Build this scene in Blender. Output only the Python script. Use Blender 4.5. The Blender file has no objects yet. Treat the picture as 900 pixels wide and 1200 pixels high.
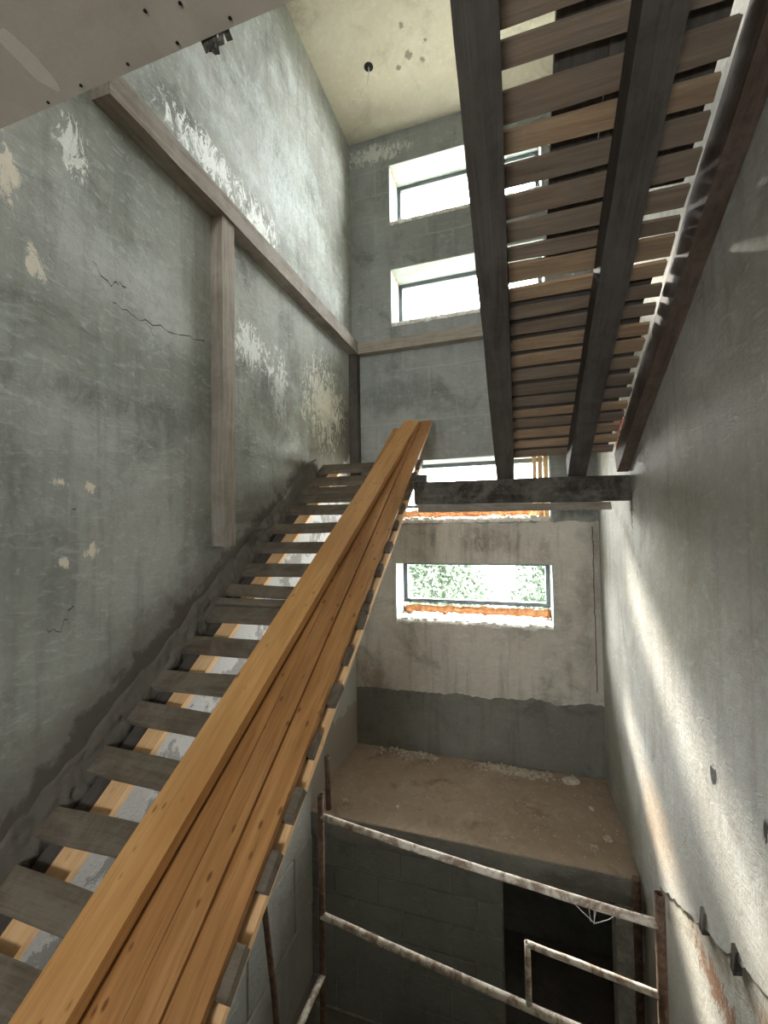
import bpy, bmesh, math, random
from mathutils import Vector, Matrix, noise as mnoise
random.seed(7)
S = bpy.context.scene
COL = S.collection

# ---------------------------------------------------------------- camera
CAMZ = 1.55
yaw, pitch, roll = math.radians(17.54), math.radians(1.653), math.radians(-0.936)
f = Vector((-math.sin(yaw), math.cos(yaw), 0)); r = Vector((math.cos(yaw), math.sin(yaw), 0)); u = Vector((0, 0, 1))
f, u = math.cos(pitch) * f + math.sin(pitch) * u, math.cos(pitch) * u - math.sin(pitch) * f
r, u = math.cos(roll) * r + math.sin(roll) * u, math.cos(roll) * u - math.sin(roll) * r
cam = bpy.data.cameras.new('camera'); camo = bpy.data.objects.new('camera', cam); COL.objects.link(camo)
camo.matrix_world = Matrix(((r.x, u.x, -f.x, 0), (r.y, u.y, -f.y, 0), (r.z, u.z, -f.z, CAMZ), (0, 0, 0, 1)))
cam.sensor_fit = 'VERTICAL'; cam.sensor_height = 36; cam.sensor_width = 27; cam.lens = 494.4 * 36 / 1200
cam.clip_start = 0.02; cam.clip_end = 200
S.camera = camo

# ---------------------------------------------------------------- sky, exposure
SKY = 1.0
W = bpy.data.worlds.new('overcast_sky'); S.world = W; W.use_nodes = True
bg = W.node_tree.nodes['Background']
bg.inputs['Color'].default_value = (0.955, 0.985, 1.0, 1); bg.inputs['Strength'].default_value = SKY
sun = bpy.data.lights.new('hazy_sun', 'SUN'); sun.energy = 0.27; sun.angle = math.radians(7); sun.color = (1.0, .96, .88)
suno = bpy.data.objects.new('hazy_sun', sun); COL.objects.link(suno); suno.location = (-6, 14, 9)
suno.rotation_euler = Vector((.5, -1, -.6)).to_track_quat('-Z', 'Y').to_euler()
S.view_settings.view_transform = 'Standard'; S.view_settings.look = 'None'
S.view_settings.gamma = 1; S.view_settings.use_curve_mapping = False
S.view_settings.exposure = 6.1
S.cycles.max_bounces = 16; S.cycles.diffuse_bounces = 12; S.cycles.transparent_max_bounces = 16
S.cycles.caustics_reflective = False; S.cycles.caustics_refractive = False

# ---------------------------------------------------------------- dimensions (metres), camera above (0, 0)
XL, XR, D = -1.82, 0.76, 4.6          # left wall, right wall, back wall
YF = -3.6                             # far end of the halls behind the camera
ZC, ZS, ZLAND, ZB = 6.09, 3.06, -0.96, -2.62   # stairwell ceiling, hall ceiling, lower landing, basement
YSLAB = 1.045
TW = 0.45                             # thickness of the back wall
WX0, WX1 = -1.335, 0.335
WINZ = [(5.02, 5.72), (3.835, 4.49), (1.575, 2.265), (0.46, 1.12)]

# portals: tell the renderer where the daylight enters
def portal(x, y, z, sx, sz, back):
    l = bpy.data.lights.new('sky_portal', 'AREA'); l.shape = 'RECTANGLE'; l.size = sx; l.size_y = sz
    l.cycles.is_portal = True
    o = bpy.data.objects.new('sky_portal', l); COL.objects.link(o)
    o.location = (x, y, z); o.rotation_euler = (math.radians(-90 if back else 90), 0, 0)
for z0, z1 in WINZ:
    portal((WX0 + WX1) / 2, D + TW + .01, (z0 + z1) / 2, WX1 - WX0, z1 - z0, True)
HW = (-1.05, 0.0)                     # added unseen hall windows behind the camera, sized to light the near surfaces
HZ = [(1.05, 1.98), (4.4, 5.1)]
for z0, z1 in HZ:
    portal(sum(HW) / 2, YF - .31, (z0 + z1) / 2, HW[1] - HW[0], z1 - z0, False)

# ---------------------------------------------------------------- helpers
def srgb(r_, g_, b_):
    def c(v):
        v /= 255
        return v / 12.92 if v <= .04045 else ((v + .055) / 1.055) ** 2.4
    return (c(r_), c(g_), c(b_), 1)

class NT:
    def __init__(s, name):
        s.m = bpy.data.materials.new(name); s.m.use_nodes = True
        s.t = s.m.node_tree; s.n = s.t.nodes; s.l = s.t.links
        s.b = s.n['Principled BSDF']
    def new(s, t, **k):
        n = s.n.new(t)
        for a, v in k.items(): setattr(n, a, v)
        return n
    def put(s, sock, v):
        if isinstance(v, bpy.types.NodeSocket): s.l.new(v, sock)
        elif v is not None: sock.default_value = v
    def math(s, op, a, b=None, clamp=False):
        n = s.new('ShaderNodeMath', operation=op, use_clamp=clamp)
        s.put(n.inputs[0], a); s.put(n.inputs[1], b); return n.outputs[0]
    def mix(s, fac, a, b, blend='MIX'):
        n = s.new('ShaderNodeMix', data_type='RGBA', blend_type=blend)
        s.put(n.inputs[0], fac); s.put(n.inputs[6], a); s.put(n.inputs[7], b); return n.outputs[2]
    def noise(s, vec, scale, detail=6, rough=.6, dist=0.):
        n = s.new('ShaderNodeTexNoise'); s.put(n.inputs['Vector'], vec)
        n.inputs['Scale'].default_value = scale; n.inputs['Detail'].default_value = detail
        n.inputs['Roughness'].default_value = rough; n.inputs['Distortion'].default_value = dist
        return n.outputs[0]
    def ramp(s, fac, a, b, interp='SMOOTHSTEP'):
        n = s.new('ShaderNodeMapRange', interpolation_type=interp, clamp=True) if interp != 'LINEAR' else s.new('ShaderNodeMapRange')
        s.put(n.inputs[0], fac); n.inputs[1].default_value = a; n.inputs[2].default_value = b
        return n.outputs[0]
    def pos(s):
        return s.new('ShaderNodeNewGeometry').outputs['Position']
    def scale(s, vec, v):
        n = s.new('ShaderNodeVectorMath', operation='MULTIPLY'); s.put(n.inputs[0], vec); n.inputs[1].default_value = v
        return n.outputs[0]
    def add(s, vec, v):
        n = s.new('ShaderNodeVectorMath', operation='ADD'); s.put(n.inputs[0], vec); s.put(n.inputs[1], v)
        return n.outputs[0]
    def sep(s, vec):
        n = s.new('ShaderNodeSeparateXYZ'); s.put(n.inputs[0], vec); return n.outputs
    def bump(s, h, strength=.4, dist=.01):
        n = s.new('ShaderNodeBump'); n.inputs['Strength'].default_value = strength; n.inputs['Distance'].default_value = dist
        s.put(n.inputs['Height'], h); s.l.new(n.outputs[0], s.b.inputs['Normal'])
    def done(s, col, rough=.85, spec=.25):
        s.put(s.b.inputs['Base Color'], col); s.put(s.b.inputs['Roughness'], rough)
        s.b.inputs['Specular IOR Level'].default_value = spec
        return s.m

def plaster(name, a, b, dark, light, patches=(), lines=(), axes=(1, 2), streak=.35, bump=.7, seed=0., dscale=2.2, brick=None):
    """a, b main tones; dark, light blotches; patches (u, v, ru, rv, colour, kind); lines (cu, cv, c0, colour, amp, strength)"""
    t = NT(name); P = t.add(t.pos(), (seed, seed * .7, seed * 1.3)); P0 = t.pos(); xyz = t.sep(P0)
    col = t.mix(t.ramp(t.noise(P, .9, 8, .62), .35, .65), a, b)
    col = t.mix(t.math('MULTIPLY', t.ramp(t.noise(P, dscale, 9, .68, .6), .50, .72), .75), col, dark)
    col = t.mix(t.math('MULTIPLY', t.ramp(t.noise(t.add(P, (9, 4, 2)), dscale * .8, 9, .7, .4), .52, .74), .6), col, light)
    st = t.noise(t.scale(P, (7, 7, .55)), 1.6, 6, .6, .3)
    col = t.mix(t.math('MULTIPLY', t.ramp(st, .48, .72), streak), col, dark)
    sw = t.noise(t.scale(P, (2.2, 2.2, 5.5)), 4.5, 7, .7, 1.4)       # trowel sweeps
    col = t.mix(t.math('MULTIPLY', t.ramp(sw, .5, .7), .45), col, light)
    fine = t.noise(P, 26, 8, .72, .5)
    col = t.mix(t.math('MULTIPLY', t.ramp(fine, .35, .75), .35), col, t.mix(.5, col, dark))
    U, V = xyz[axes[0]], xyz[axes[1]]
    if brick:                     # block courses faintly showing through the coat
        cb = t.new('ShaderNodeCombineXYZ'); wob = t.math('MULTIPLY', t.math('SUBTRACT', t.noise(P, 3., 4, .6), .5), .06)
        t.put(cb.inputs[0], t.math('ADD', U, wob)); t.put(cb.inputs[1], t.math('ADD', V, wob))
        bk = t.new('ShaderNodeTexBrick'); t.put(bk.inputs['Vector'], cb.outputs[0]); bk.inputs['Scale'].default_value = 1.
        bk.inputs['Brick Width'].default_value = brick[0]; bk.inputs['Row Height'].default_value = brick[1]
        bk.inputs['Mortar Size'].default_value = .012; bk.inputs['Mortar Smooth'].default_value = .6
        bk.inputs['Color1'].default_value = (0, 0, 0, 1); bk.inputs['Color2'].default_value = (.35, .35, .35, 1); bk.inputs['Mortar'].default_value = (1, 1, 1, 1)
        bf = t.math('MULTIPLY', bk.outputs['Color'], t.ramp(t.noise(P, 1.7, 5, .6), .38, .62))
        col = t.mix(t.math('MULTIPLY', bf, brick[2]), col, brick[3])
    n1 = t.noise(P, 7.0, 10, .74, .6); n2 = t.noise(t.scale(P, (1, 1, .5)), 15., 12, .8, 1.6); n3 = t.noise(P, 2.6, 8, .65, .5)
    for cu, cv, c0, lc, amp, stg, *wd in lines:
        wd = wd[0] if wd else .018
        d = t.math('ADD', t.math('ADD', t.math('MULTIPLY', U, cu), t.math('MULTIPLY', V, cv)), c0)
        d = t.math('ADD', d, t.math('MULTIPLY', t.math('SUBTRACT', n1, .5), amp))
        d = t.math('ADD', d, t.math('MULTIPLY', t.math('SUBTRACT', n3, .5), amp))
        col = t.mix(t.math('MULTIPLY', t.ramp(d, -wd, wd), stg), col, lc)
    for pu, pv, ru, rv, pc, kind in patches:
        du = t.math('DIVIDE', t.math('SUBTRACT', U, pu), ru); dv = t.math('DIVIDE', t.math('SUBTRACT', V, pv), rv)
        d = t.math('SQRT', t.math('ADD', t.math('MULTIPLY', du, du), t.math('MULTIPLY', dv, dv)))
        if kind == 'flake':        # crisp broken flakes
            m = t.math('ADD', t.math('MULTIPLY', t.math('SUBTRACT', 1., d), .22), t.math('MULTIPLY', t.math('SUBTRACT', n2, .56), 1.3))
            m = t.ramp(m, .0, .06)
            m = t.math('MULTIPLY', m, t.ramp(d, 1.15, .8))
            stg = .85
        elif kind == 'chip':
            m = t.math('ADD', t.math('SUBTRACT', 1., d), t.math('MULTIPLY', t.math('SUBTRACT', n2, .5), 4.)); m = t.ramp(m, .35, .5); stg = .9
        else:                      # soft stain
            m = t.math('ADD', t.math('SUBTRACT', 1., d), t.math('MULTIPLY', t.math('SUBTRACT', n3, .5), 2.4)); m = t.ramp(m, .0, .8)
            m = t.math('MULTIPLY', m, t.ramp(n2, .3, .6)); stg = .6
        col = t.mix(t.math('MULTIPLY', m, stg), col, pc)
    h = t.math('ADD', t.math('MULTIPLY', n1, .6), t.math('ADD', t.math('MULTIPLY', fine, .35), t.math('MULTIPLY', sw, .5)))
    t.bump(h, bump, .02)
    return t.done(col, .9, .2)

def wood(name, a, b, dark, knots=.0, dust=None, dust_amt=0., rough=.7, bump=.3, grain=1., spec=.25):
    t = NT(name)
    oi = t.new('ShaderNodeObjectInfo').outputs['Random']
    tc = t.new('ShaderNodeTexCoord').outputs['Object']
    cx = t.new('ShaderNodeCombineXYZ'); t.put(cx.inputs[0], t.math('MULTIPLY', oi, 37.)); t.put(cx.inputs[1], t.math('MULTIPLY', oi, 11.)); t.put(cx.inputs[2], t.math('MULTIPLY', oi, 5.))
    P = t.add(tc, cx.outputs[0])
    g = t.noise(t.scale(P, (1.1, 17 * grain, 17 * grain)), 1.7, 8, .62, .9)
    g2 = t.noise(t.scale(P, (2.2, 70 * grain, 70 * grain)), 2.0, 4, .6, .3)
    col = t.mix(t.ramp(g, .33, .68), a, b)
    col = t.mix(t.math('MULTIPLY', t.ramp(g2, .5, .75), .45), col, dark)
    tone = t.noise(t.scale(P, (.8, 1.5, 1.5)), 1.3, 3, .5)
    col = t.mix(t.math('MULTIPLY', t.ramp(tone, .4, .7), .35), col, dark)
    hue = t.mix(oi, (1.08, 1.05, 1.0, 1), (.86, .84, .82, 1))
    col = t.mix(1., col, hue, 'MULTIPLY')
    if knots:
        v = t.new('ShaderNodeTexVoronoi', feature='F1'); t.put(v.inputs['Vector'], t.scale(t.add(P, (.3, .1, 0)), (8., 17., 4.))); v.inputs['Scale'].default_value = 1.15
        v.inputs['Randomness'].default_value = 1.
        k = t.ramp(t.math('ADD', v.outputs['Distance'], t.math('MULTIPLY', t.math('SUBTRACT', g2, .5), .06)), .19, .07)
        col = t.mix(t.math('MULTIPLY', k, knots), col, dark)
    if dust:
        d = t.noise(P, 5., 9, .75, .5)
        col = t.mix(t.math('MULTIPLY', t.ramp(d, .38, .66), dust_amt), col, dust)
    t.bump(t.math('ADD', t.math('MULTIPLY', g, .6), t.math('MULTIPLY', g2, .4)), bump, .006)
    return t.done(col, rough, spec)

def plain(name, c, rough=.6, metal=0., c2=None, scale=8., bump=0., spec=.3):
    t = NT(name); col = c
    if c2:
        n = t.noise(t.pos(), scale, 8, .7, .5); col = t.mix(t.ramp(n, .4, .62), c, c2)
        if bump: t.bump(n, bump, .01)
    t.b.inputs['Metallic'].default_value = metal
    return t.done(col, rough, spec)

def tag(o, label, cat, group=None, kind=None):
    o['label'] = label; o['category'] = cat
    if group: o['group'] = group
    if kind: o['kind'] = kind
    return o

def link(name, me, mat, parent=None, M=None, smooth=False):
    o = bpy.data.objects.new(name, me); COL.objects.link(o)
    if mat and not me.materials: me.materials.append(mat)
    M = M or Matrix()
    if parent:
        o.parent = parent
        L = Vector(parent.get('_base', (0, 0, 0)))
        M = Matrix.Translation(-L) @ M
    o.matrix_basis = M
    if smooth:
        for p in me.polygons: p.use_smooth = True
    return o

def empty(name, loc):
    o = bpy.data.objects.new(name, None); COL.objects.link(o); o.location = loc; o['_base'] = list(loc); o.empty_display_size = .1
    return o

def to_mesh(bm, name='mesh'):
    bmesh.ops.recalc_face_normals(bm, faces=bm.faces)
    me = bpy.data.meshes.new(name); bm.to_mesh(me); bm.free(); return me

def bbox(bm, x0, x1, y0, y1, z0, z1):
    v = [bm.verts.new((x, y, z)) for x in (x0, x1) for y in (y0, y1) for z in (z0, z1)]
    for q in ((0, 1, 3, 2), (4, 6, 7, 5), (0, 4, 5, 1), (2, 3, 7, 6), (0, 2, 6, 4), (1, 5, 7, 3)):
        bm.faces.new([v[i] for i in q])

def boxes(name, lst, mat, parent=None, bevel=0):
    bm = bmesh.new()
    for b in lst: bbox(bm, *b)
    if bevel: bmesh.ops.bevel(bm, geom=list(bm.edges), offset=bevel, segments=2, affect='EDGES', profile=.6)
    return link(name, to_mesh(bm, name), mat, parent)

def struct(o, label, cat):
    return tag(o, label, cat, kind='structure')

def board(name, p0, p1, w, t, n, mat, parent=None, seg=8, jit=.002, bevel=.004, cut=0., warp=0.):
    """a sawn timber: bottom face centred on p0-p1, thickness t along n, width w across"""
    p0, p1, n = Vector(p0), Vector(p1), Vector(n).normalized()
    X = (p1 - p0); L = X.length; X.normalize(); Z = (n - n.dot(X) * X).normalized(); Y = Z.cross(X)
    bm = bmesh.new(); rings = []; sd = random.random() * 100
    for i in range(seg + 1):
        x = L * i / seg; ring = []
        wz = warp * math.sin(math.pi * i / seg)
        for k, (sy, z) in enumerate(((-1, 0), (1, 0), (1, t), (-1, t))):
            dx = 0
            if i in (0, seg): dx = (sy * cut + random.uniform(-1, 1) * jit)
            jy = mnoise.noise((x * 3 + sd, sy * 3., z * 9)) * jit * 2
            jz = (mnoise.noise((x * 3 + sd, 7 + sy, z * 9)) * jit) if z > 0 else 0
            ring.append(bm.verts.new((x + dx, sy * w / 2 + jy, z + jz + wz)))
        rings.append(ring)
    for a, b in zip(rings, rings[1:]):
        for k in range(4): bm.faces.new((a[k], a[(k + 1) % 4], b[(k + 1) % 4], b[k]))
    bm.faces.new(rings[0][::-1]); bm.faces.new(rings[-1])
    if bevel:
        eds = [e for e in bm.edges if len(e.link_faces) == 2 and e.calc_face_angle(0) > 1.0]
        bmesh.ops.bevel(bm, geom=eds, offset=bevel, segments=1, affect='EDGES')
    M = Matrix((X, Y, Z)).transposed().to_4x4(); M.translation = p0
    return link(name, to_mesh(bm, name), mat, parent, M)

def tube(name, pts, rad, mat, parent=None, sides=14, hollow=False, wob=0.):
    pts = [Vector(p) for p in pts]; bm = bmesh.new(); rings = []
    for i, p in enumerate(pts):
        d = (pts[min(i + 1, len(pts) - 1)] - pts[max(i - 1, 0)]).normalized()
        a = d.orthogonal().normalized() if abs(d.z) > .9 else d.cross(Vector((0, 0, 1))).normalized()
        b = d.cross(a)
        rr = rad * (1 + wob * random.uniform(-1, 1)) if not callable(rad) else rad(i)
        rings.append([bm.verts.new(p + rr * (math.cos(2 * math.pi * k / sides) * a + math.sin(2 * math.pi * k / sides) * b)) for k in range(sides)])
    for A, B in zip(rings, rings[1:]):
        for k in range(sides): bm.faces.new((A[k], A[(k + 1) % sides], B[(k + 1) % sides], B[k]))
    if hollow:
        for R_, q in ((rings[0], pts[1] - pts[0]), (rings[-1], pts[-2] - pts[-1])):
            c = sum((v.co for v in R_), Vector()) / sides; q = q.normalized() * min(.08, q.length * .4)
            inner = [bm.verts.new(c + (v.co - c) * .84) for v in R_]; deep = [bm.verts.new(c + (v.co - c) * .84 + q) for v in R_]
            for k in range(sides):
                bm.faces.new((R_[k], R_[(k + 1) % sides], inner[(k + 1) % sides], inner[k]))
                bm.faces.new((inner[k], inner[(k + 1) % sides], deep[(k + 1) % sides], deep[k]))
            bm.faces.new(deep)
    else:
        bm.faces.new(rings[0][::-1]); bm.faces.new(rings[-1])
    o = link(name, to_mesh(bm, name), mat, parent)
    for p in o.data.polygons: p.use_smooth = len(p.vertices) == 4
    return o

def chunk(name, loc, size, mat, rot=None, rough=.35, sub=2, parent=None):
    bm = bmesh.new(); bmesh.ops.create_icosphere(bm, subdivisions=sub, radius=1)
    sd = random.random() * 50
    for v in bm.verts:
        k = 1 + rough * mnoise.noise(v.co * 1.6 + Vector((sd, sd, 0))); v.co = v.co * k
        v.co = Vector([max(-.72, min(.72, c)) for c in v.co])
        v.co = Vector((v.co.x * size[0], v.co.y * size[1], v.co.z * size[2]))
    M = (rot or Matrix.Rotation(random.uniform(0, 6.28), 4, 'Z')).copy()
    M.translation = Vector(loc)
    return link(name, to_mesh(bm, name), mat, parent, M)

# ---------------------------------------------------------------- materials
WHITE = srgb(232, 236, 230); CREAM = srgb(226, 217, 198)
GD = srgb(96, 98, 92)
STAIR = .7                                        # slope of the left flight
m_left = plaster('plaster_left', srgb(140, 143, 135), srgb(168, 170, 162), srgb(100, 102, 94), srgb(196, 201, 197),
    patches=[(2.2, 3.9, .5, .17, WHITE, 'flake'), (2.75, 3.84, .30, .22, WHITE, 'flake'), (2.6, 2.85, .32, .22, WHITE, 'flake'),
             (3.85, 2.75, .6, .55, srgb(222, 220, 205), 'flake'), (3.0, 2.65, .2, .4, WHITE, 'flake'),
             (1.31, 3.22, .09, .16, WHITE, 'flake'), (1.07, 2.93, .05, .2, CREAM, 'flake'), (1.17, 2.62, .07, .08, CREAM, 'flake'),
             (3.0, 4.6, 1.1, .8, srgb(206, 216, 216), 'soft'), (1.7, 2.75, .5, .3, srgb(186, 190, 186), 'soft'),
             (1.27, 1.75, .035, .03, CREAM, 'chip'), (1.40, 1.74, .04, .035, CREAM, 'chip'), (1.41, 1.45, .04, .05, CREAM, 'chip'), (1.29, 1.41, .05, .03, CREAM, 'chip'),
             (1.5, 2.15, .7, .14, GD, 'soft'), (2.9, 2.45, .5, .35, GD, 'soft'), (3.9, 2.3, .7, .5, srgb(104, 104, 92), 'soft')],
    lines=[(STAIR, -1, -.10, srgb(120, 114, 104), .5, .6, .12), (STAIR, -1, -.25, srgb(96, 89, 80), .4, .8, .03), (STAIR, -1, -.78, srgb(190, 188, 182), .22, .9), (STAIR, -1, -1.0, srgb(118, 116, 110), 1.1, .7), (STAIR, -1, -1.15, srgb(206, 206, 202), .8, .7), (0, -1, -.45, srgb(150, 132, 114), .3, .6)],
    axes=(1, 2), seed=3.1)
m_right = plaster('plaster_right', srgb(158, 155, 144), srgb(172, 170, 162), srgb(122, 117, 106), srgb(194, 194, 188),
    patches=[(2.13, .47, .05, .06, srgb(18, 17, 15), 'chip'), (1.74, .52, .04, .06, srgb(18, 17, 15), 'chip'), (3.32, 1.62, .06, .16, srgb(45, 42, 38), 'flake'),
             (2.4, 1.2, .9, .7, srgb(140, 134, 118), 'soft'), (2.9, -.3, .5, .3, srgb(184, 156, 122), 'soft')],
    axes=(1, 2), seed=11.3)
m_right_low = plaster('plaster_old_stair_line', srgb(150, 140, 122), srgb(178, 174, 160), srgb(96, 84, 70), srgb(205, 203, 192),
    patches=[(2.2, -.5, .5, .12, srgb(140, 100, 72), 'flake'), (1.7, -.2, .3, .1, srgb(164, 110, 76), 'flake')],
    lines=[(-.51, -1, .72, srgb(182, 178, 166), .1, .7)], axes=(1, 2), seed=21.)
m_back = plaster('plaster_back', srgb(128, 130, 126), srgb(146, 148, 144), srgb(98, 99, 95), srgb(170, 173, 169),
    patches=[(-1.5, 5.9, .5, .14, srgb(196, 198, 190), 'flake'), (-1.2, 3.0, .8, .25, GD, 'soft'), (.55, 1.7, .3, .2, srgb(84, 82, 76), 'soft')],
    axes=(0, 2), seed=5.7, brick=(.6, .3, .55, srgb(160, 162, 156)))
m_back_low = plaster('plaster_coat_lower', srgb(182, 176, 164), srgb(198, 193, 182), srgb(136, 130, 119), srgb(216, 213, 204),
    patches=[(-.3, 1.35, .5, .2, srgb(110, 104, 94), 'soft'), (-1.6, -.2, .3, .4, srgb(128, 108, 90), 'soft'), (-.42, 1.38, .05, .22, srgb(96, 92, 84), 'soft'), (-.36, 1.35, .03, .25, srgb(96, 92, 84), 'soft'), (.0, 1.36, .03, .22, srgb(96, 92, 84), 'soft'), (-.9, 1.4, .06, .2, srgb(100, 96, 88), 'soft'), (.62, .6, .12, .9, srgb(132, 124, 110), 'soft')], axes=(0, 2), seed=8.2, streak=.55)
m_cement = plaster('cement_base', srgb(114, 113, 105), srgb(130, 129, 120), srgb(84, 82, 76), srgb(140, 138, 130), axes=(0, 2), seed=1.4)
m_reveal = plaster('reveal_plaster', srgb(150, 158, 153), srgb(164, 171, 166), srgb(124, 131, 125), srgb(178, 184, 180), axes=(0, 2), seed=2.0, streak=.1, bump=.25)
m_ceil = plaster('ceiling_plaster', srgb(200, 196, 176), srgb(210, 207, 188), srgb(168, 164, 144), srgb(222, 220, 206),
    patches=[(-.9, 3.62, .035, .05, srgb(130, 128, 112), 'chip'), (-.9, 3.87, .05, .06, srgb(130, 128, 112), 'chip'), (-1.02, 3.95, .035, .04, srgb(130, 128, 112), 'chip'),
             (-.78, 3.95, .035, .04, srgb(130, 128, 112), 'chip'), (-.72, 3.8, .03, .035, srgb(130, 128, 112), 'chip')],
    axes=(0, 1), seed=14., streak=0., bump=.25)
m_soffit = plaster('board_ceiling', srgb(176, 166, 155), srgb(184, 175, 164), srgb(164, 154, 143), srgb(190, 182, 172), axes=(0, 1), seed=31., streak=0., bump=.15)
m_floor = plaster('dirt_floor', srgb(160, 142, 123), srgb(174, 156, 137), srgb(126, 108, 92), srgb(194, 180, 164), axes=(0, 1), seed=17., streak=0., bump=1., dscale=4.)
m_conc = plaster('concrete', srgb(120, 118, 110), srgb(140, 138, 130), srgb(92, 90, 84), srgb(162, 160, 152), axes=(0, 1), seed=19., streak=.2, bump=.7)
m_block = plaster('concrete_block', srgb(138, 140, 134), srgb(152, 154, 148), srgb(108, 110, 104), srgb(172, 174, 168), axes=(0, 2), seed=23., streak=.2, bump=.9)
m_blockL = plaster('side_block', srgb(172, 172, 164), srgb(186, 186, 178), srgb(138, 136, 128), srgb(206, 210, 208), axes=(1, 2), seed=29., streak=.3, bump=.9)
m_mortar = plain('mortar', srgb(196, 196, 188), .95, c2=srgb(160, 158, 150), scale=14)
m_gap = plain('dark_joint', srgb(70, 66, 60), .95, c2=srgb(90, 86, 80), scale=14)
m_plank = wood('fresh_plank', srgb(182, 136, 86), srgb(156, 110, 64), srgb(100, 64, 36), knots=.9, rough=.42, grain=.8, spec=.35)
m_plank_pale = wood('pale_plank', srgb(212, 168, 112), srgb(194, 144, 86), srgb(140, 94, 54), knots=.9, rough=.4, grain=.8, spec=.4)
m_batten2 = wood('pale_batten', srgb(178, 152, 122), srgb(150, 124, 98), srgb(96, 76, 58), dust=srgb(124, 114, 102), dust_amt=.4, rough=.85, bump=.5)
m_light = wood('new_stringer', srgb(236, 202, 158), srgb(224, 184, 136), srgb(186, 138, 92), knots=.5, rough=.7)
m_old = wood('old_tread', srgb(106, 97, 85), srgb(88, 79, 68), srgb(52, 45, 38), dust=srgb(124, 116, 104), dust_amt=.6, rough=.9, bump=.7, spec=.1)
m_dark = wood('dark_timber', srgb(90, 85, 80), srgb(72, 67, 63), srgb(46, 42, 39), dust=srgb(100, 97, 92), dust_amt=.35, rough=.9, bump=.6, spec=.1)
m_black = wood('blackened_beam', srgb(74, 70, 64), srgb(52, 48, 44), srgb(30, 27, 24), dust=srgb(140, 136, 126), dust_amt=.45, rough=.9, bump=.6, spec=.1)
m_rail = wood('grey_rail', srgb(146, 138, 128), srgb(120, 111, 101), srgb(78, 70, 63), dust=srgb(160, 156, 146), dust_amt=.4, rough=.85, bump=.5)
m_batten = wood('right_batten', srgb(144, 126, 108), srgb(120, 104, 89), srgb(74, 62, 52), dust=srgb(112, 106, 98), dust_amt=.5, rough=.85, bump=.5)
m_wallstr = wood('wall_string', srgb(86, 72, 62), srgb(68, 55, 47), srgb(42, 33, 28), dust=srgb(130, 120, 106), dust_amt=.3, rough=.85, bump=.4)
m_pipe = plain('painted_pipe', srgb(206, 198, 184), .55, .0, srgb(132, 112, 94), 16., .3)
m_rust = plain('rusty_pipe', srgb(84, 66, 56), .75, .2, srgb(120, 96, 78), 22., .3)
m_frame = plain('window_frame', srgb(84, 90, 92), .5)
m_foam = plain('foam', srgb(206, 152, 108), .9, c2=srgb(176, 112, 72), scale=20., bump=.8)
m_white = plain('white_lump', srgb(226, 224, 214), .9, c2=srgb(190, 182, 168), scale=18., bump=.6)
m_rub = plain('rubble', srgb(206, 196, 180), .95, c2=srgb(160, 146, 128), scale=25., bump=.6)
m_screw = plain('screw', srgb(30, 30, 30), .5, .4)
m_crack = plain('crack', srgb(86, 87, 80), .95)
m_brick = plain('brick', srgb(150, 82, 58), .9, c2=srgb(112, 62, 46), scale=30., bump=.6)
m_wire = plain('wire', srgb(200, 200, 195), .5)
m_web = plain('cobweb', srgb(190, 190, 184), .9)
m_filler = plaster('filler', srgb(194, 186, 176), srgb(202, 195, 186), srgb(182, 173, 163), srgb(208, 202, 194), axes=(0, 1), seed=41., streak=0., bump=.15)
m_leaf = plain('leaf', srgb(50, 64, 46), .6, c2=srgb(76, 92, 72), scale=3.)
m_stem = plain('stem', srgb(92, 78, 60), .9)
m_grass = plain('gravel_ground', srgb(150, 148, 138), .95, c2=srgb(128, 126, 114), scale=2.)
def glass():
    t = NT('window_glass')
    tr = t.new('ShaderNodeBsdfTransparent'); gl = t.new('ShaderNodeBsdfGlossy'); gl.inputs['Roughness'].default_value = .08
    df = t.new('ShaderNodeBsdfDiffuse'); df.inputs['Color'].default_value = (.8, .85, .82, 1)
    mx = t.new('ShaderNodeMixShader'); mx.inputs[0].default_value = .06
    t.l.new(tr.outputs[0], mx.inputs[1]); t.l.new(gl.outputs[0], mx.inputs[2])
    m2 = t.new('ShaderNodeMixShader'); d = t.noise(t.pos(), 9, 8, .7)
    t.l.new(t.math('MULTIPLY', t.ramp(d, .4, .7), .10), m2.inputs[0])
    t.l.new(mx.outputs[0], m2.inputs[1]); t.l.new(df.outputs[0], m2.inputs[2])
    out = [n for n in t.n if n.type == 'OUTPUT_MATERIAL'][0]; t.l.new(m2.outputs[0], out.inputs[0])
    return t.m
m_glass = glass()

# ---------------------------------------------------------------- the shell
WT = .3
wl = struct(boxes('wall_left', [(XL - WT, XL, YF, D + TW, ZB - .2, ZC + .2)], m_left), 'tall grey plastered wall beside the wooden stairs with white efflorescence', 'wall')
wr = struct(boxes('wall_right', [(XR + .016, XR + WT, YF, D + TW, ZB - .2, ZC + .2)], m_right_low), 'grey plastered wall beside the overhead flight, stained along an old stair line', 'wall')
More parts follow.
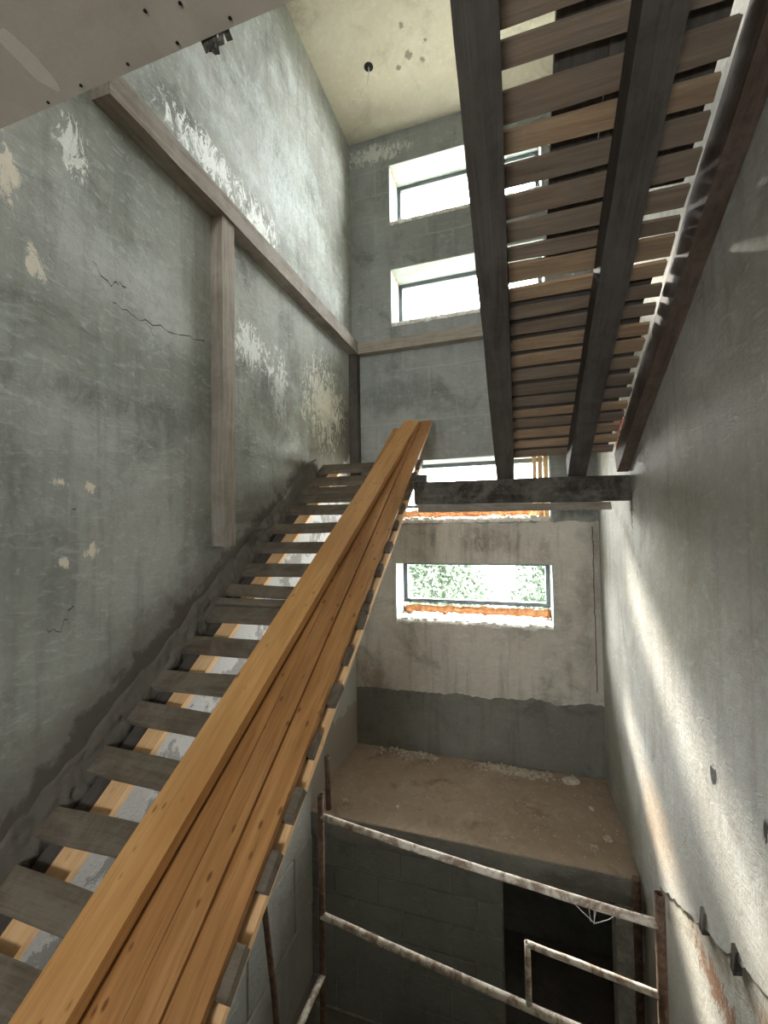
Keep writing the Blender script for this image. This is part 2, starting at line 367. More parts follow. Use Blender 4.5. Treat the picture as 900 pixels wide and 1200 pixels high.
# its upper plaster coat stops along the line of the removed stairs
def coat_right():
    bm = bmesh.new(); low = []
    y = YF
    while y < 2.96:
        z = -.63 + .509 * (2.93 - y); low.append((y, max(z, ZB) + random.uniform(-.012, .012))); y += .03
    low = [(yy, min(zz, .45)) for yy, zz in low]
    low += [(2.96, -.66), (2.97, -.97), (D, -.97)]
    top = [(yy, ZC) for yy, _ in low]
    for xx in (XR, XR + .02):
        pass
    fa = [[bm.verts.new((xx, yy, zz)) for yy, zz in low] for xx in (XR, XR + .018)]
    ta = [[bm.verts.new((xx, yy, zz)) for yy, zz in top] for xx in (XR, XR + .018)]
    for i in range(len(low) - 1):
        bm.faces.new((fa[0][i], fa[0][i + 1], ta[0][i + 1], ta[0][i]))
        bm.faces.new((fa[0][i], fa[1][i], fa[1][i + 1], fa[0][i + 1]))
    return link('plaster_coat', to_mesh(bm), m_right, wr)
coat_right()

def wall_back():
    L = []; y0, y1 = D, D + TW
    L.append((XL, WX0, y0, y1, ZLAND - .3, ZC)); L.append((WX1, XR + .02, y0, y1, ZLAND - .3, ZC))
    zs = [ZC] + [z for w in WINZ for z in (w[1], w[0])] + [ZLAND - .3]
    for a, b in zip(zs[0::2], zs[1::2]): L.append((WX0, WX1, y0, y1, b, a))
    return boxes('wall_back', L, m_back)
wb = struct(wall_back(), 'rear stairwell wall with four low wide windows one above another', 'wall')
# light lower plaster coat, ragged bottom edge above the bare cement
def coat_back():
    bm = bmesh.new(); th = .012; y = D - th
    def strip(top, bot):
        A = [bm.verts.new((x, y, z)) for x, z in top]; B = [bm.verts.new((x, y, z)) for x, z in bot]
        C_ = [bm.verts.new((x, D + .004, z)) for x, z in bot]; E_ = [bm.verts.new((x, D + .004, z)) for x, z in top]
        for i in range(len(top) - 1):
            bm.faces.new((A[i], B[i], B[i + 1], A[i + 1])); bm.faces.new((B[i], C_[i], C_[i + 1], B[i + 1])); bm.faces.new((E_[i], A[i], A[i + 1], E_[i + 1]))
        bm.faces.new((A[0], E_[0], C_[0], B[0])); bm.faces.new((A[-1], B[-1], C_[-1], E_[-1]))
    n = 110; xs = [XL + .001 + (XR - XL - .002) * i / n for i in range(n + 1)]
    z4a, z4b = WINZ[3]
    strip([(x, z4a) for x in xs], [(x, -.31 + .05 * mnoise.noise((x * 4, 1, 0)) + .025 * mnoise.noise((x * 17, 2, 0)) + .05 * (x - XL) / 2.6) for x in xs])
    edge = [(x, 1.545 + .03 * mnoise.noise((x * 5, 9, 0)) + .02 * mnoise.noise((x * 21, 9, 3))) for x in xs]
    strip(edge, [(x, z4b) for x in xs])
    strip([(XL + .001, z4b), (WX0, z4b)], [(XL + .001, z4a), (WX0, z4a)]); strip([(WX1, z4b), (XR - .001, z4b)], [(WX1, z4a), (XR - .001, z4a)])
    return link('plaster_coat', to_mesh(bm), m_back_low, wb)
coat_back()
boxes('cement_base', [(XL + .001, XR - .001, D - .004, D + .01, ZLAND, -.2)], m_cement, wb)
# thin plaster linings of the reveals
for z0, z1 in WINZ:
    t = .012
    boxes('reveal_lining', [(WX0 - .001, WX0 + t, D - .002, D + TW - .06, z0, z1), (WX1 - t, WX1 + .001, D - .002, D + TW - .06, z0, z1),
          (WX0 + t, WX1 - t, D - .002, D + TW - .06, z1 - t, z1 + .001)], m_reveal, wb)
# end wall of the halls behind the camera
def wall_front():
    y0, y1 = YF - .3, YF; a, b = HW
    L = [(XL, a, y0, y1, 0, ZC), (b, XR + .02, y0, y1, 0, ZC), (a, b, y0, y1, 0, HZ[0][0]), (a, b, y0, y1, HZ[0][1], HZ[1][0]), (a, b, y0, y1, HZ[1][1], ZC)]
    return boxes('wall_front', L, m_reveal)
struct(wall_front(), 'far hall wall opposite the stairs with two window openings added for light', 'wall')
ceil = struct(boxes('ceiling', [(XL, XR + .02, YF - .3, D + TW, ZC, ZC + .2)], m_ceil), 'cream plastered ceiling high over the stairwell', 'ceiling')
sof = struct(boxes('ceiling_hall', [(XL, XR + .018, YF, YSLAB, ZS, ZS + .32)], m_soffit), 'plasterboard underside of the upper floor with a straight edge', 'ceiling')
struct(boxes('floor', [(XL, XR + .018, YF, .655, -.25, 0)], m_conc), 'bare concrete hall floor at the foot of the stairs', 'floor')
fl = struct(boxes('floor_landing', [(XL, XR + .018, 3.4, D, ZLAND - .19, ZLAND)], m_floor, bevel=0), 'dirt-covered lower landing under the bottom window', 'floor')
boxes('edge_face', [(XL + .002, XR - .002, 3.392, 3.4, ZLAND - .19, ZLAND - .004)], m_conc, fl)
struct(boxes('floor_basement', [(XL, XR + .018, YF, D + .02, ZB - .2, ZB)], m_conc), 'dark concrete basement floor', 'floor')
struct(boxes('wall_rear_basement', [(XL, XR + .018, D, D + .3, ZB - .05, ZLAND - .15)], m_block), 'dark block wall seen through the basement opening', 'wall')
struct(boxes('wall_front_basement', [(XL, XR + .018, -1.2, -1.0, ZB, -.2)], m_block), 'block wall under the hall floor', 'wall')

# block wall that carries the landing, door opening on its right
DX0, DX1 = -.18, .60
wland = struct(boxes('wall_landing', [(XL, DX0 - .004, 3.43, 3.60, ZB, ZLAND - .19), (DX1, XR + .018, 3.43, 3.60, ZB, ZLAND - .19)], m_mortar), 'grey concrete block wall under the lower landing beside a dark opening', 'wall')
def block_mesh(w, h, d):
    bm = bmesh.new(); bbox(bm, 0, w, 0, d, 0, h)
    bmesh.ops.bevel(bm, geom=list(bm.edges), offset=.006, segments=1, affect='EDGES'); return to_mesh(bm, 'block')
BH = .24; full = block_mesh(.392, BH - .01, .03); 
row = 0; z = ZLAND - .19 - BH
while z > ZB - .2:
    x = DX0; k = 0
    first = .4 if row % 2 == 0 else .2
    while x > XL + .02:
        w = first if k == 0 else .4
        w = min(w, x - XL)
        me = full if abs(w - .4) < .001 else block_mesh(w - .008, BH - .01, .03)
        zz = max(z, ZB)
        if zz < z + BH - .05:
            o = link('block', me, m_block, wland, Matrix.Translation((x - w + .004, 3.415 + random.uniform(-.003, .003), z + .005)))
        x -= w; k += 1
    z -= BH; row += 1
# large blocks of the lower left wall, below the stairs
rowz = [-1.12, -1.715, -2.31]
for i, z in enumerate(rowz):
    y = .9 - (.3 if i % 2 else 0)
    while y < 3.38:
        w = min(.62, 3.39 - y)
        if w > .08:
            bm = bmesh.new(); bbox(bm, 0, .03, 0, w - .012, 0, .583); bmesh.ops.bevel(bm, geom=list(bm.edges), offset=.008, segments=1, affect='EDGES')
            link('block', to_mesh(bm), m_blockL, wl, Matrix.Translation((XL + random.uniform(-.004, .002) + .02, y, z)))
        y += .62
boxes('joint_backing', [(XL - .005, XL + .03, .9, 3.395, -2.31, -.54)], m_gap, wl)

# cracks and ragged lines on the left wall
def crack(pts, w=.005):
    bm = bmesh.new(); prev = None
    P = []
    for (a, b), (c, d) in zip(pts, pts[1:]):
        for k in range(4):
            s = k / 4; P.append((a + (c - a) * s + random.uniform(-.012, .012), b + (d - b) * s + random.uniform(-.014, .014)))
    P.append(pts[-1])
    for i, (y, z) in enumerate(P):
        ww = w * random.uniform(.2, .7)
        cur = (bm.verts.new((XL + .0012, y, z - ww)), bm.verts.new((XL + .0012, y, z + ww)))
        if prev: bm.faces.new((prev[0], cur[0], cur[1], prev[1]))
        prev = cur
    link('crack', to_mesh(bm), m_crack, wl)
crack([(1.41, 2.77), (1.47, 2.72), (1.50, 2.70), (1.53, 2.74), (1.58, 2.74)], .006)
crack([(1.50, 2.64), (1.62, 2.62), (1.78, 2.64), (1.95, 2.66), (2.13, 2.70)], .006)
crack([(1.72, 2.62), (1.76, 2.57)], .004)
crack([(1.32, 1.60), (1.34, 1.66)], .006)
crack([(1.22, 1.14), (1.27, 1.12), (1.31, 1.18), (1.33, 1.25)], .006)

# screws, filler patch and torn profile at the hall ceiling
for sx, sy in [(-1.545, 1.03), (-1.38, 1.024), (-1.172, 1.023), (-.974, 1.025), (-.89, .947), (-.777, 1.022), (-1.0, .93), (-.62, .96)]:
    bm = bmesh.new(); bmesh.ops.create_cone(bm, cap_ends=True, segments=10, radius1=.0055, radius2=.004, depth=.004)
    link('screw', to_mesh(bm), m_screw, sof, Matrix.Translation((sx, sy, ZS - .001)))
def patch(cx, cy, rx, ry, ang, zz, mat, name, parent, n=40):
    bm = bmesh.new(); vs = []
    for i in range(n):
        a = 2 * math.pi * i / n; k = 1 + .28 * mnoise.noise((math.cos(a) * 1.4, math.sin(a) * 1.4, cx * 9))
        x, y = rx * k * math.cos(a), ry * k * math.sin(a)
        vs.append(bm.verts.new((cx + x * math.cos(ang) - y * math.sin(ang), cy + x * math.sin(ang) + y * math.cos(ang), zz)))
    bm.faces.new(vs); link(name, to_mesh(bm), mat, parent)
patch(-1.462, .915, .035, .10, math.radians(4), ZS - .0012, m_filler, 'filler_patch', sof)

# ---------------------------------------------------------------- windows 1-4
for i, (z0, z1) in enumerate(WINZ):
    e = empty('window_%d' % (i + 1), ((WX0 + WX1) / 2, D + .36, z0))
    where = ['topmost low wide window under the stairwell ceiling', 'low wide window above the back wall rail', 'low wide window behind the blackened beam', 'lowest wide window over the dirt landing, shrubs outside'][i]
    struct(e, 'grey framed ' + where, 'window')
    a, b = z0 + .155, z1 - .013; y0, y1 = D + .335, D + .395; x0, x1 = WX0 + .013, WX1 - .013; w = .045
    boxes('frame', [(x0, x0 + w, y0, y1, a, b), (x1 - w, x1, y0, y1, a, b), (x0 + w, x1 - w, y0, y1, a, a + w), (x0 + w, x1 - w, y0, y1, b - w, b)], m_frame, e)
    boxes('pane', [(x0 + w, x1 - w, D + .36, D + .366, a + w, b - w)], m_glass, e)
    pts = []; n = 70
    for k in range(n + 1): pts.append((x0 + .012 + (x1 - x0 - .024) * k / n, D + .345 + random.uniform(-.008, .008), z0 + .085 + random.uniform(-.01, .01)))
    tube('foam_bead', pts, lambda k: .042 * (1 + .5 * mnoise.noise((k * .21, i * 7., 0))) + random.uniform(0, .006), m_foam, e, 10)
    bm = bmesh.new(); ns = 60; prev = None
    for k in range(ns + 1):
        xx = x0 + .001 + (x1 - x0 - .002) * k / ns; q = lambda a, fr: mnoise.noise((xx * fr, a, i * 5.))
        yf = D - .016 + .016 * q(1, 6) + .012 * q(2, 25); zt = z0 + .026 + .008 * q(3, 8) + .006 * q(4, 30)
        cur = [bm.verts.new(p) for p in ((xx, D + .44, z0 - .02), (xx, D + .44, z0 + .03), (xx, D + .1, zt + .006), (xx, yf + .02, zt), (xx, yf, z0 + .006 + .008 * q(5, 20)), (xx, yf + .006, z0 - .02 + .014 * q(6, 18)), (xx, D + .02, z0 - .022))]
        if prev:
            for a in range(len(cur)): bm.faces.new((prev[a], cur[a], cur[(a + 1) % len(cur)], prev[(a + 1) % len(cur)]))
        else: bm.faces.new(cur)
        prev = cur
    bm.faces.new(prev[::-1]); link('sill', to_mesh(bm), m_white, e)
    # crumbled mortar lumps along the sill edge
    rows = [0, 0, 1, 1][i]
    if rows:
        for k in range(34):
            x = WX0 + .05 + (WX1 - WX0 - .1) * random.random(); s = random.uniform(.008, .026)
            chunk('mortar_lump', (x, D + random.uniform(-.004, .12 if i == 2 else .05), z0 + .028 + s * .35), (s * 1.8, s, s * .8), m_white if (i == 3 or random.random() < .5) else m_rub, sub=1, parent=e)
# orange foam in the open joint of the upper reveals
for z0, z1 in WINZ[:2]:
    tube('foam_joint', [(WX0 + .014, D + .02 + .3 * k / 12, z1 - .016 + random.uniform(-.003, .003)) for k in range(13)], .006, m_foam, wb, 6)
for z0, z1 in HZ:  # frames of the two added hall windows, out of view, for daylight from behind
    k = HZ.index((z0, z1)) + 5
    e = empty('window_%d' % k, (sum(HW) / 2, YF - .2, z0)); struct(e, 'unseen hall window added behind the viewer to light the near surfaces, ' + ('lower floor' if k == 5 else 'upper floor'), 'window')
    a, b = HW; w = .06; y0, y1 = YF - .23, YF - .17
    boxes('frame', [(a, a + w, y0, y1, z0, z1), (b - w, b, y0, y1, z0, z1), (a + w, b - w, y0, y1, z0, z0 + w), (a + w, b - w, y0, y1, z1 - w, z1), ((a + b) / 2 - .03, (a + b) / 2 + .03, y0, y1, z0 + w, z1 - w)], m_frame, e)

# ---------------------------------------------------------------- rails and posts on the walls
RZ0, RZ1 = 3.52, 3.655
def on_left(y0, y1): pass
tag(board('timber_rail', (XL + .055, 1.40, RZ0), (XL + .055, D - .005, RZ0), .11, RZ1 - RZ0, (0, 0, 1), m_rail, seg=14, jit=.004, bevel=.005),
    'long grey timber rail along the left plastered wall, reaching the corner', 'timber rail')
tag(board('timber_rail', (XL + .115, D - .05, RZ0 - .005), (XR - .01, D - .05, RZ0 - .005), .1, .125, (0, 0, 1), m_rail, seg=10, jit=.004, bevel=.005),
    'dark timber rail across the back wall below the second window', 'timber rail')
tag(board('timber_post', (XL + .045, 2.245, 1.43), (XL + .045, 2.245, RZ0 - .002), .115, .09, (1, 0, 0), m_rail, seg=12, jit=.003, bevel=.005),
    'upright timber post on the left wall under the long rail', 'timber post')
bpy.data.objects['timber_post'].location.x -= .045
tag(board('timber_post', (XL + .001, D - .06, 2.03), (XL + .001, D - .06, RZ0 - .002), .1, .1, (1, 0, 0), m_dark, seg=10, jit=.003, bevel=.005),
    'dark timber post standing in the corner of left and back wall', 'timber post')

# ---------------------------------------------------------------- left flight
A = math.atan(STAIR); NL = Vector((0, -math.sin(A), math.cos(A))); DL = Vector((0, math.cos(A), math.sin(A)))
Z0 = -.43; TT = .036
def top(x, y, off=0.): return Vector((x, y, STAIR * y + Z0)) + NL * off
sl = empty('wooden_staircase', (-1.3, .66, 0)); tag(sl, 'open timber flight of cleat treads beside the left wall, carrying the planks', 'staircase')
def stringer(x0, x1, ya, yb, depth, mat, name, lab):
    o = board(name, top((x0 + x1) / 2, ya, -TT - depth), top((x0 + x1) / 2, yb, -TT - depth), x1 - x0, depth, NL, mat, sl, 14, .0025, .003)
    o['label'] = lab
stringer(-1.66, -1.56, .68, 3.62, .03, m_light, 'stringer', 'pale new timber stringer')
stringer(-.90, -.797, .68, 3.62, .03, m_light, 'stringer', 'pale new timber stringer')
stringer(-1.735, -1.663, .68, 3.62, .12, m_dark, 'stringer', 'dark old timber stringer')
stringer(-.975, -.903, .68, 3.62, .10, m_dark, 'stringer', 'dark old timber stringer')
TR = [(.80, .16), (.99, .115), (1.17, .105), (1.35, .11), (1.535, .10), (1.70, .10), (1.885, .095), (2.07, .10), (2.165, .045), (2.235, .075), (2.40, .09), (2.595, .085), (2.79, .085), (2.98, .095), (3.13, .085), (3.235, .08), (3.36, .10), (3.54, .12)]
for i, (y, w) in enumerate(TR):
    x0 = -1.785 + random.uniform(-.02, .03); x1 = -.79 + random.uniform(-.012, .008)
    sk = random.uniform(-.012, .012)
    p0 = top(x0, y + w * .41 + sk, -TT); p1 = top(x1, y + w * .41 - sk, -TT)
    board('tread', p0, p1, w, TT, NL, m_old, sl, 6, .003, .004, cut=random.uniform(-.006, .006))
# rough mortar line between stairs and wall
def mortar_edge():
    bm = bmesh.new(); n = 300; prev = None
    for i in range(n + 1):
        y = .66 + 2.95 * i / n; b = STAIR * y + Z0
        q = lambda k, s: mnoise.noise((y * s, k, 3.3))
        ring = [(XL - .004, b + .10 + .06 * q(1, 5) + .05 * q(2, 14))] + [(XL + .008 + .05 * k / 8 + .010 * q(20 + k * .9, 16) + .009 * q(40 + k * 1.7, 42), b + .09 - .15 * k / 8 + .03 * q(4 + k * .3, 8) + .010 * q(60 + k, 38)) for k in range(9)] + [(XL + .06, b - .14), (XL - .004, b - .16)]
        cur = [bm.verts.new((x, y, z)) for x, z in ring]
        if prev:
            for k in range(len(ring) - 1): bm.faces.new((prev[k], cur[k], cur[k + 1], prev[k + 1]))
        prev = cur
    o = link('mortar_edge', to_mesh(bm), m_left, wl, smooth=True)
mortar_edge()

# loose planks lying up the stairs
PB = .028
def plank(xa, xb, w, t, ya, yb, off, label, cut=0., mat=None):
    o = board('loose_plank', top(xa, ya, off + .002), top(xb, yb, off + .002), w, t, NL, mat or m_plank, None, 16, .0012, .003, cut)
    tag(o, label, 'plank', 'fresh planks lying up the stairs')
plank(-.873, -.873, .108, PB, .70, 4.33, 0, 'honey-coloured plank in the bundle, along the open side of the stairs')
plank(-.944, -.944, .03, PB + .014, .72, 4.30, 0, 'narrowest honey-coloured strip standing on edge in the plank bundle')
plank(-1.001, -1.001, .078, PB - .004, .70, 4.27, 0, 'honey-coloured plank between the narrow strip and the dark groove of the bundle')
plank(-1.128, -1.128, .168, PB - .006, .69, 4.22, 0, 'wide honey-coloured plank partly under the topmost plank of the bundle', .02)
plank(-1.250, -1.005, .165, .045, .70, 4.23, PB + .018, 'pale honey-coloured plank lying skewed on top of the plank bundle', .03, m_plank_pale)

# ---------------------------------------------------------------- beam and right flight
tag(board('landing_beam', (-.798, 3.385, 1.705), (XR - .002, 3.385, 1.69), .10, .18, (0, 0, 1), m_black, seg=12, jit=.004, bevel=.006),
    'blackened timber beam spanning from the stairs to the right wall', 'beam')
tag(board('timber_batten', (-.795, 3.50, 1.645), (.66, 3.50, 1.632), .07, .055, (0, 0, 1), m_rail, seg=10, jit=.004, bevel=.004),
    'thin grey batten just behind and below the blackened beam', 'batten')
tag(board('wood_block', (-.79, 3.385, 1.888), (-.70, 3.385, 1.888), .08, .06, (0, 0, 1), m_dark, None, 3, .004, .004), 'small grey wood block on the end of the blackened beam', 'wood block')
B_ = math.radians(27.37); TB = math.tan(B_); NR = Vector((0, math.sin(B_), math.cos(B_)))
def under(x, y, off=0.): return Vector((x, y, 1.925 + TB * (3.3 - y))) + NR * off
sr = empty('overhead_staircase', (.2, 3.35, 1.88)); tag(sr, 'dark timber flight of close battens rising overhead from the beam', 'staircase')
YT = 1.05; DP = .155
for x0, x1, lab, m in [(-.147, -.015, 'dark outer stringer', m_dark), (.362, .485, 'dark middle stringer', m_dark)]:
    o = board('stringer', under((x0 + x1) / 2, 3.40), under((x0 + x1) / 2, YT), x1 - x0, DP, NR, m, sr, 14, .003, .005); o['label'] = lab
o = board('stringer', under(.72, 3.36), under(.72, YT), .074, DP + .01, NR, m_wallstr, sr, 14, .003, .004); o['label'] = 'red-brown stringer fixed to the wall'
y = 1.10; i = 0
TRR = [(1.062, .05), (1.125, .07), (1.20, .085), (1.302, .07), (1.409, .09), (1.513, .074), (1.608, .078), (1.704, .084), (1.803, .078), (1.90, .06), (1.965, .09)]
y = 2.075
while y < 3.34:
    w = random.uniform(.058, .074); TRR.append((y, w)); y += w + random.uniform(.026, .04)
for yy, w in TRR:
    w -= .010; yc = yy + .005 + w / 2; sk = random.uniform(-.006, .006)
    board('tread', under(-.15 + random.uniform(-.01, .01), yc + sk, DP + .001), under(.672 + random.uniform(-.008, .004), yc - sk, DP + .001), w / math.cos(B_), (.022), NR, m_batten2 if random.random() < (.5 if yy > 1.9 else .15) else m_batten, sr, 5, .003, .003)
# second layer of darker boards over the joints of the lower half
for (ya, wa), (yb, wb_) in zip(TRR, TRR[1:]):
    if yb > 2.12:
        c = (ya + wa + yb) / 2 + random.uniform(-.004, .01)
        board('tread', under(-.13 + random.uniform(-.02, .02), c, DP + .024), under(.64 + random.uniform(-.03, .02), c, DP + .024), .062, .02, NR, m_dark, sr, 4, .003, .003)
# planks lying on top of that flight
for xx, w, ya, lab in [(.235, .165, 2.02, 'outer'), (.4045, .17, 2.03, 'inner'), (.57, .155, 1.80, 'wall')]:
    tag(board('covering_plank', under(xx, ya, DP + .026), under(xx, YT + .02, DP + .026), w, .03, NR, m_dark, None, 10, .002, .003),
        'dark plank lying over the battens of the overhead flight, ' + {'outer': 'above its open half', 'inner': 'above its middle stringer', 'wall': 'between middle stringer and wall'}[lab], 'plank')

# exposed brick on the right wall under the lower end of the overhead flight
tmpb = bmesh.new(); bbox(tmpb, 0, .014, 0, .1, 0, .055); bmesh.ops.bevel(tmpb, geom=list(tmpb.edges), offset=.005, segments=1, affect='EDGES'); bme = to_mesh(tmpb, 'brick')
for k in range(4):
    for j in range(3):
        link('brick', bme, m_brick, wr, Matrix.Translation((XR - .009, 3.40 + j * .108 + (.05 if k % 2 else 0), 2.12 + k * .063)))
# pale boards and mortar lump on the sill of the third window
for k in range(3):
    x = .18 + k * .056
    tag(board('short_board', (x, D + .10, 1.604), (x + .004, D + .13, 2.24), .044, .022, (0, -1, 0), m_light, None, 4, .002, .002),
        'short pale board standing on the sill behind the beam', 'board', 'short boards on the window sill')

# ---------------------------------------------------------------- scaffold
sc = empty('scaffold_frame', (-.34, 2.43, ZB)); tag(sc, 'tubular steel scaffold frame with pale rails across the stairwell', 'scaffold')
PL, PR = Vector((-1.272, 2.548, 0)), Vector((.592, 2.321, 0))
def at(p, z): return Vector((p.x, p.y, z))
RP = .0205
tube('post', [at(PL, ZB), at(PL, -1.3), at(PL, -.212)], RP, m_rust, sc, 16, True)
tube('post', [at(PR, ZB), at(PR, -1.2), at(PR, -.205)], RP * 1.1, m_rust, sc, 16, True)
def rail(a, b, rad, sag=0.):
    n = 14
    tube('rail', [a.lerp(b, k / n) + Vector((0, 0, -sag * math.sin(math.pi * k / n) + random.uniform(-.0015, .0015))) for k in range(n + 1)], rad, m_pipe, sc, 14, False, .03)
rail(at(PL, -.35), at(PR, -.35), RP, .012)
rail(at(PL, -.98), at(PR, -.99), RP * 1.05, .006)
mid = PL.lerp(PR, .68)
tube('short_post', [at(mid, -.98), at(mid, -.66)], .016, m_pipe, sc, 12, True)
rail(at(mid, -.668), at(PR, -.675), .016)
near = Vector((-1.30, 1.25, 0))
rail(at(PL, -1.357), at(near, -1.36), RP)
tube('post', [at(near, ZB), at(near, -1.2)], RP, m_rust, sc, 14, True)
# cobweb hanging off the top rail
wb_o = empty('cobweb', (.34, 2.35, -.37)); tag(wb_o, 'dusty cobweb hanging from the top scaffold rail', 'cobweb')
for k in (0, 3, 4, 5, 8):
    a = PL.lerp(PR, .80 + .012 * k + random.uniform(-.006, .006)); x = at(a, -.374)
    tube('strand', [x, x + Vector((.03 - .008 * k, 0, -.03 - .012 * (4 - abs(k - 4)))), at(PL.lerp(PR, .85), -.44 - .004 * (k % 3))], .0016, m_web, wb_o, 5)
tag(tube('leaning_rod', [(-1.36, 2.30, ZB), (-1.42, 2.22, -1.2), (-1.50, 2.18, -.36), (-1.515, 2.17, .0), (-1.53, 2.17, .55)], .018, m_rust, None, 12), 'thin rusty steel rod leaning under the wooden stairs', 'rod')
tag(tube('steel_stub', [(-1.655, 3.47, ZLAND), (-1.66, 3.47, -.75), (-1.665, 3.47, -.50)], .024, m_rust, None, 14, True), 'short dark pipe stub standing on the landing corner by the left wall', 'pipe')
tag(tube('steel_stub', [(.722, 3.37, ZB), (.722, 3.37, -1.3), (.722, 3.37, -.93)], .026, m_rust, None, 14), 'dark pipe standing against the landing edge at the right wall', 'pipe')

tag(tube('wall_cable', [(.70 + .008 * mnoise.noise((k * .4, 2, 2)) + .004 * random.uniform(-1, 1), D - .019, 1.5 - .06 * k) for k in range(28)], .004, m_rust, None, 6), 'thin dark cable running down the back wall by the right corner', 'cable')
# ---------------------------------------------------------------- debris
e = chunk('tile_fragment', (.43, 4.47, ZLAND + .012), (.10, .075, .016), m_white, Matrix.Rotation(.5, 4, 'Z'), .1)
tag(e, 'flat pale tile fragment on the landing near the back wall', 'fragment')
spots = [(-1.07, 3.64, .028, .02, 'white chip lying alone on the dirt landing'), (-.96, 3.86, .018, .012, None), (-1.2, 4.5, .03, .02, None), (-1.05, 4.52, .024, .02, None), (-.42, 4.52, .03, .02, None), (-.28, 4.5, .035, .025, None), (-.12, 4.48, .03, .02, None), (.02, 4.5, .04, .02, None), (.14, 4.47, .03, .022, None), (.25, 4.52, .026, .02, None), (.5, 3.62, .04, .02, None), (.62, 3.75, .04, .02, None), (.55, 4.1, .03, .02, None), (-.3, 3.6, .025, .014, None), (-1.55, 3.6, .03, .02, None)]
for x, y, s, h, lab in spots:
    o = chunk('rubble_chip', (x, y, ZLAND + h * .5), (s, s * random.uniform(.5, .9), h), m_white if lab else m_rub)
    tag(o, lab or 'small chip of rubble on the dirt landing', 'rubble', None if lab else 'rubble chips on the landing')
def grit():
    bm = bmesh.new()
    for k in range(900):
        c = random.random()
        if c < .45: x, y = random.gauss(-.1, .18), min(4.58, 4.50 + random.gauss(0, .035))
        elif c < .6: x, y = random.gauss(-1.15, .15), min(4.58, 4.52 + random.gauss(0, .04))
        else: x, y = random.uniform(XL + .05, XR - .05), random.uniform(3.43, 4.57)
        s = random.uniform(.006, .02) if c < .6 else random.uniform(.003, .009)
        x = max(XL + .05, min(XR - .05, x))
        Mx = Matrix.Translation((x, y, ZLAND + s * .3)) @ Matrix.Rotation(random.uniform(0, 6), 4, Vector((random.random(), random.random(), 1)))
        bmesh.ops.create_cube(bm, size=s * 1.5, matrix=Mx @ Matrix.Diagonal((1.3, 1, .6, 1)))
    o = link('grit', to_mesh(bm), m_rub); tag(o, 'fine grit and crumbs scattered over the dirt landing', 'grit', kind='stuff')
grit()
tag(chunk('broken_slab', (-.93, 3.22, ZB + .13), (.15, .05, .22), m_white, Matrix.Rotation(.3, 4, 'Y'), .5), 'pale broken slab leaning at the basement block wall', 'fragment')
# wooden plugs left in the wall where the old stair was
for (y, z), lab in [((2.294, -.27), 'dark wooden plug stub low on the right wall, by the scaffold post'), ((1.994, -.15), 'dark wooden plug stub on the right wall above the old stair line')]:
    tag(board('wooden_plug', (XR - .012, y + .01, z - .05), (XR - .012, y - .012, z + .06), .035, .03, (1, 0, .1), m_black, None, 4, .006, .004), lab, 'plug')
# torn profile strip hanging from the edge of the hall ceiling
pe = empty('torn_profile', (-.86, YSLAB, ZS)); tag(pe, 'torn dark metal profile hanging from the hall ceiling edge', 'bracket')
for k in range(9):
    x = -.905 + k * .011; h = .014 + .026 * math.exp(-((k - 4.6) / 2.) ** 2) * random.uniform(.6, 1.2)
    board('torn_strip', (x, YSLAB + .004, ZS + .02), (x + random.uniform(-.012, .012), YSLAB + .006 + random.uniform(0, .02), ZS - h), random.uniform(.008, .018), .002, (random.uniform(-.5, .5), 1, 0), m_black, pe, 3, .003, 0)
for k in range(4):
    chunk('torn_scrap', (-.885 + .016 * k, YSLAB + .012, ZS - .006 - .006 * (k % 2)), (.014, .01, .012), m_black, sub=1, parent=pe)
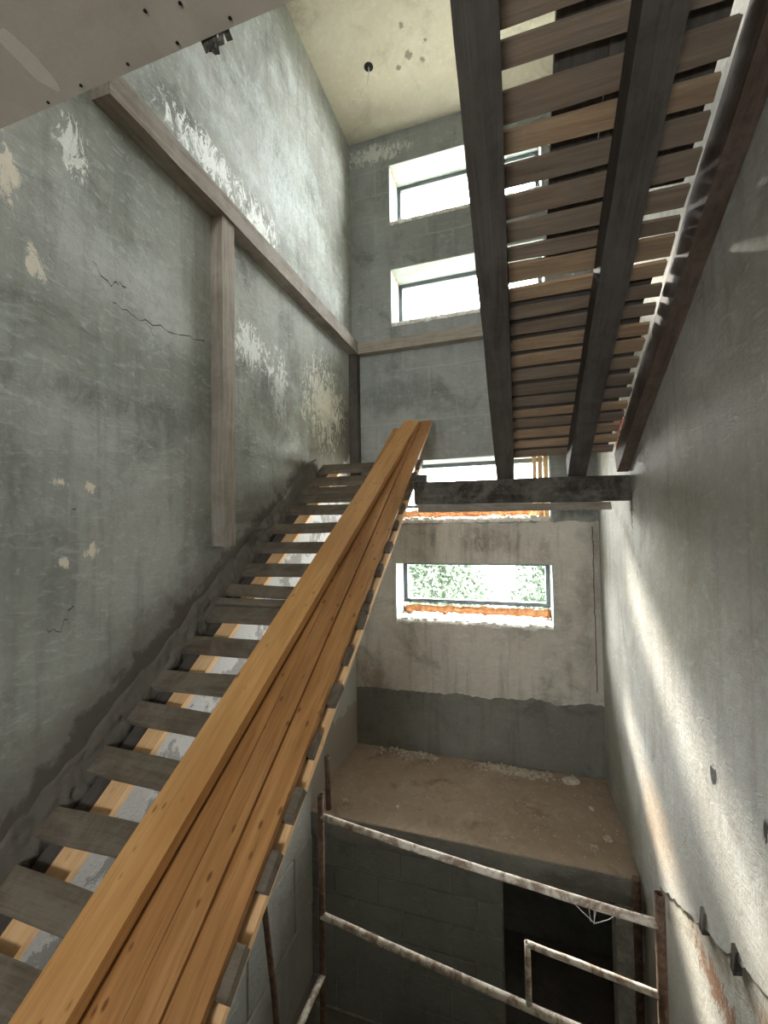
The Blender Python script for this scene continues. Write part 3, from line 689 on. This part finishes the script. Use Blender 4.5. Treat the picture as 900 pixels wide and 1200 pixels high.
# ceiling cable
ce = empty('ceiling_cable', (-1.3, 3.845, ZC)); tag(ce, 'short white cable hanging from a dark hole in the high ceiling', 'cable')
bm = bmesh.new(); bmesh.ops.create_cone(bm, cap_ends=True, segments=20, radius1=.045, radius2=.045, depth=.006)
link('hole_ring', to_mesh(bm), m_screw, ce, Matrix.Translation((-1.3, 3.845, ZC - .002)))
tube('wire', [(-1.3, 3.845, ZC), (-1.295, 3.84, ZC - .06), (-1.31, 3.85, ZC - .12), (-1.33, 3.85, ZC - .2)], .006, m_wire, ce, 8)

# ---------------------------------------------------------------- outside
g = boxes('ground', [(-30, 30, D + TW + .02, 60, -1.25, -1.05)], m_grass); struct(g, 'pale gravel ground outside the back wall', 'ground')
def bush(name, cx, cy, rx, ry, zt, n, label, seed):
    rnd = random.Random(seed); e = empty(name, (cx, cy, -1.05)); tag(e, label, 'bush', 'shrubs outside the lowest window')
    vs, fs = [], []
    for k in range(n):
        a, b = rnd.uniform(0, 6.283), rnd.random() ** .5
        z = rnd.uniform(-.9, zt); sh = math.sqrt(max(.05, 1 - ((z + .9) / (zt + .95)) ** 3))
        c = Vector((cx + rx * b * sh * math.cos(a), cy + ry * b * sh * math.sin(a), z))
        d = Vector((rnd.gauss(0, 1), rnd.gauss(0, 1), rnd.gauss(0, 1))).normalized(); o2 = d.orthogonal().normalized(); L = rnd.uniform(.035, .07)
        i = len(vs); vs += [c - d * L, c + o2 * L * .45, c + d * L, c - o2 * L * .45]; fs.append((i, i + 1, i + 2, i + 3))
    me = bpy.data.meshes.new('foliage'); me.from_pydata([tuple(v) for v in vs], [], fs); link('foliage', me, m_leaf, e)['kind'] = 'stuff'
    for k in range(3): tube('stem', [(cx + .1 * k - .1, cy, -1.06), (cx + .25 * k - .25, cy, -.2), (cx + .45 * (k - 1), cy, zt * .6)], .025, m_stem, e, 8)
bush('leafy_bush', -1.6, 8.2, 1.25, .8, 1.25, 15000, 'taller green bush growing closest outside the lowest window', 1)
bush('leafy_bush', .98, 9.0, 1.28, .8, 1.15, 14000, 'lower green bush farther out behind the gap in the shrubs', 2)
for o in bpy.data.objects:
    if '_base' in o: del o['_base']
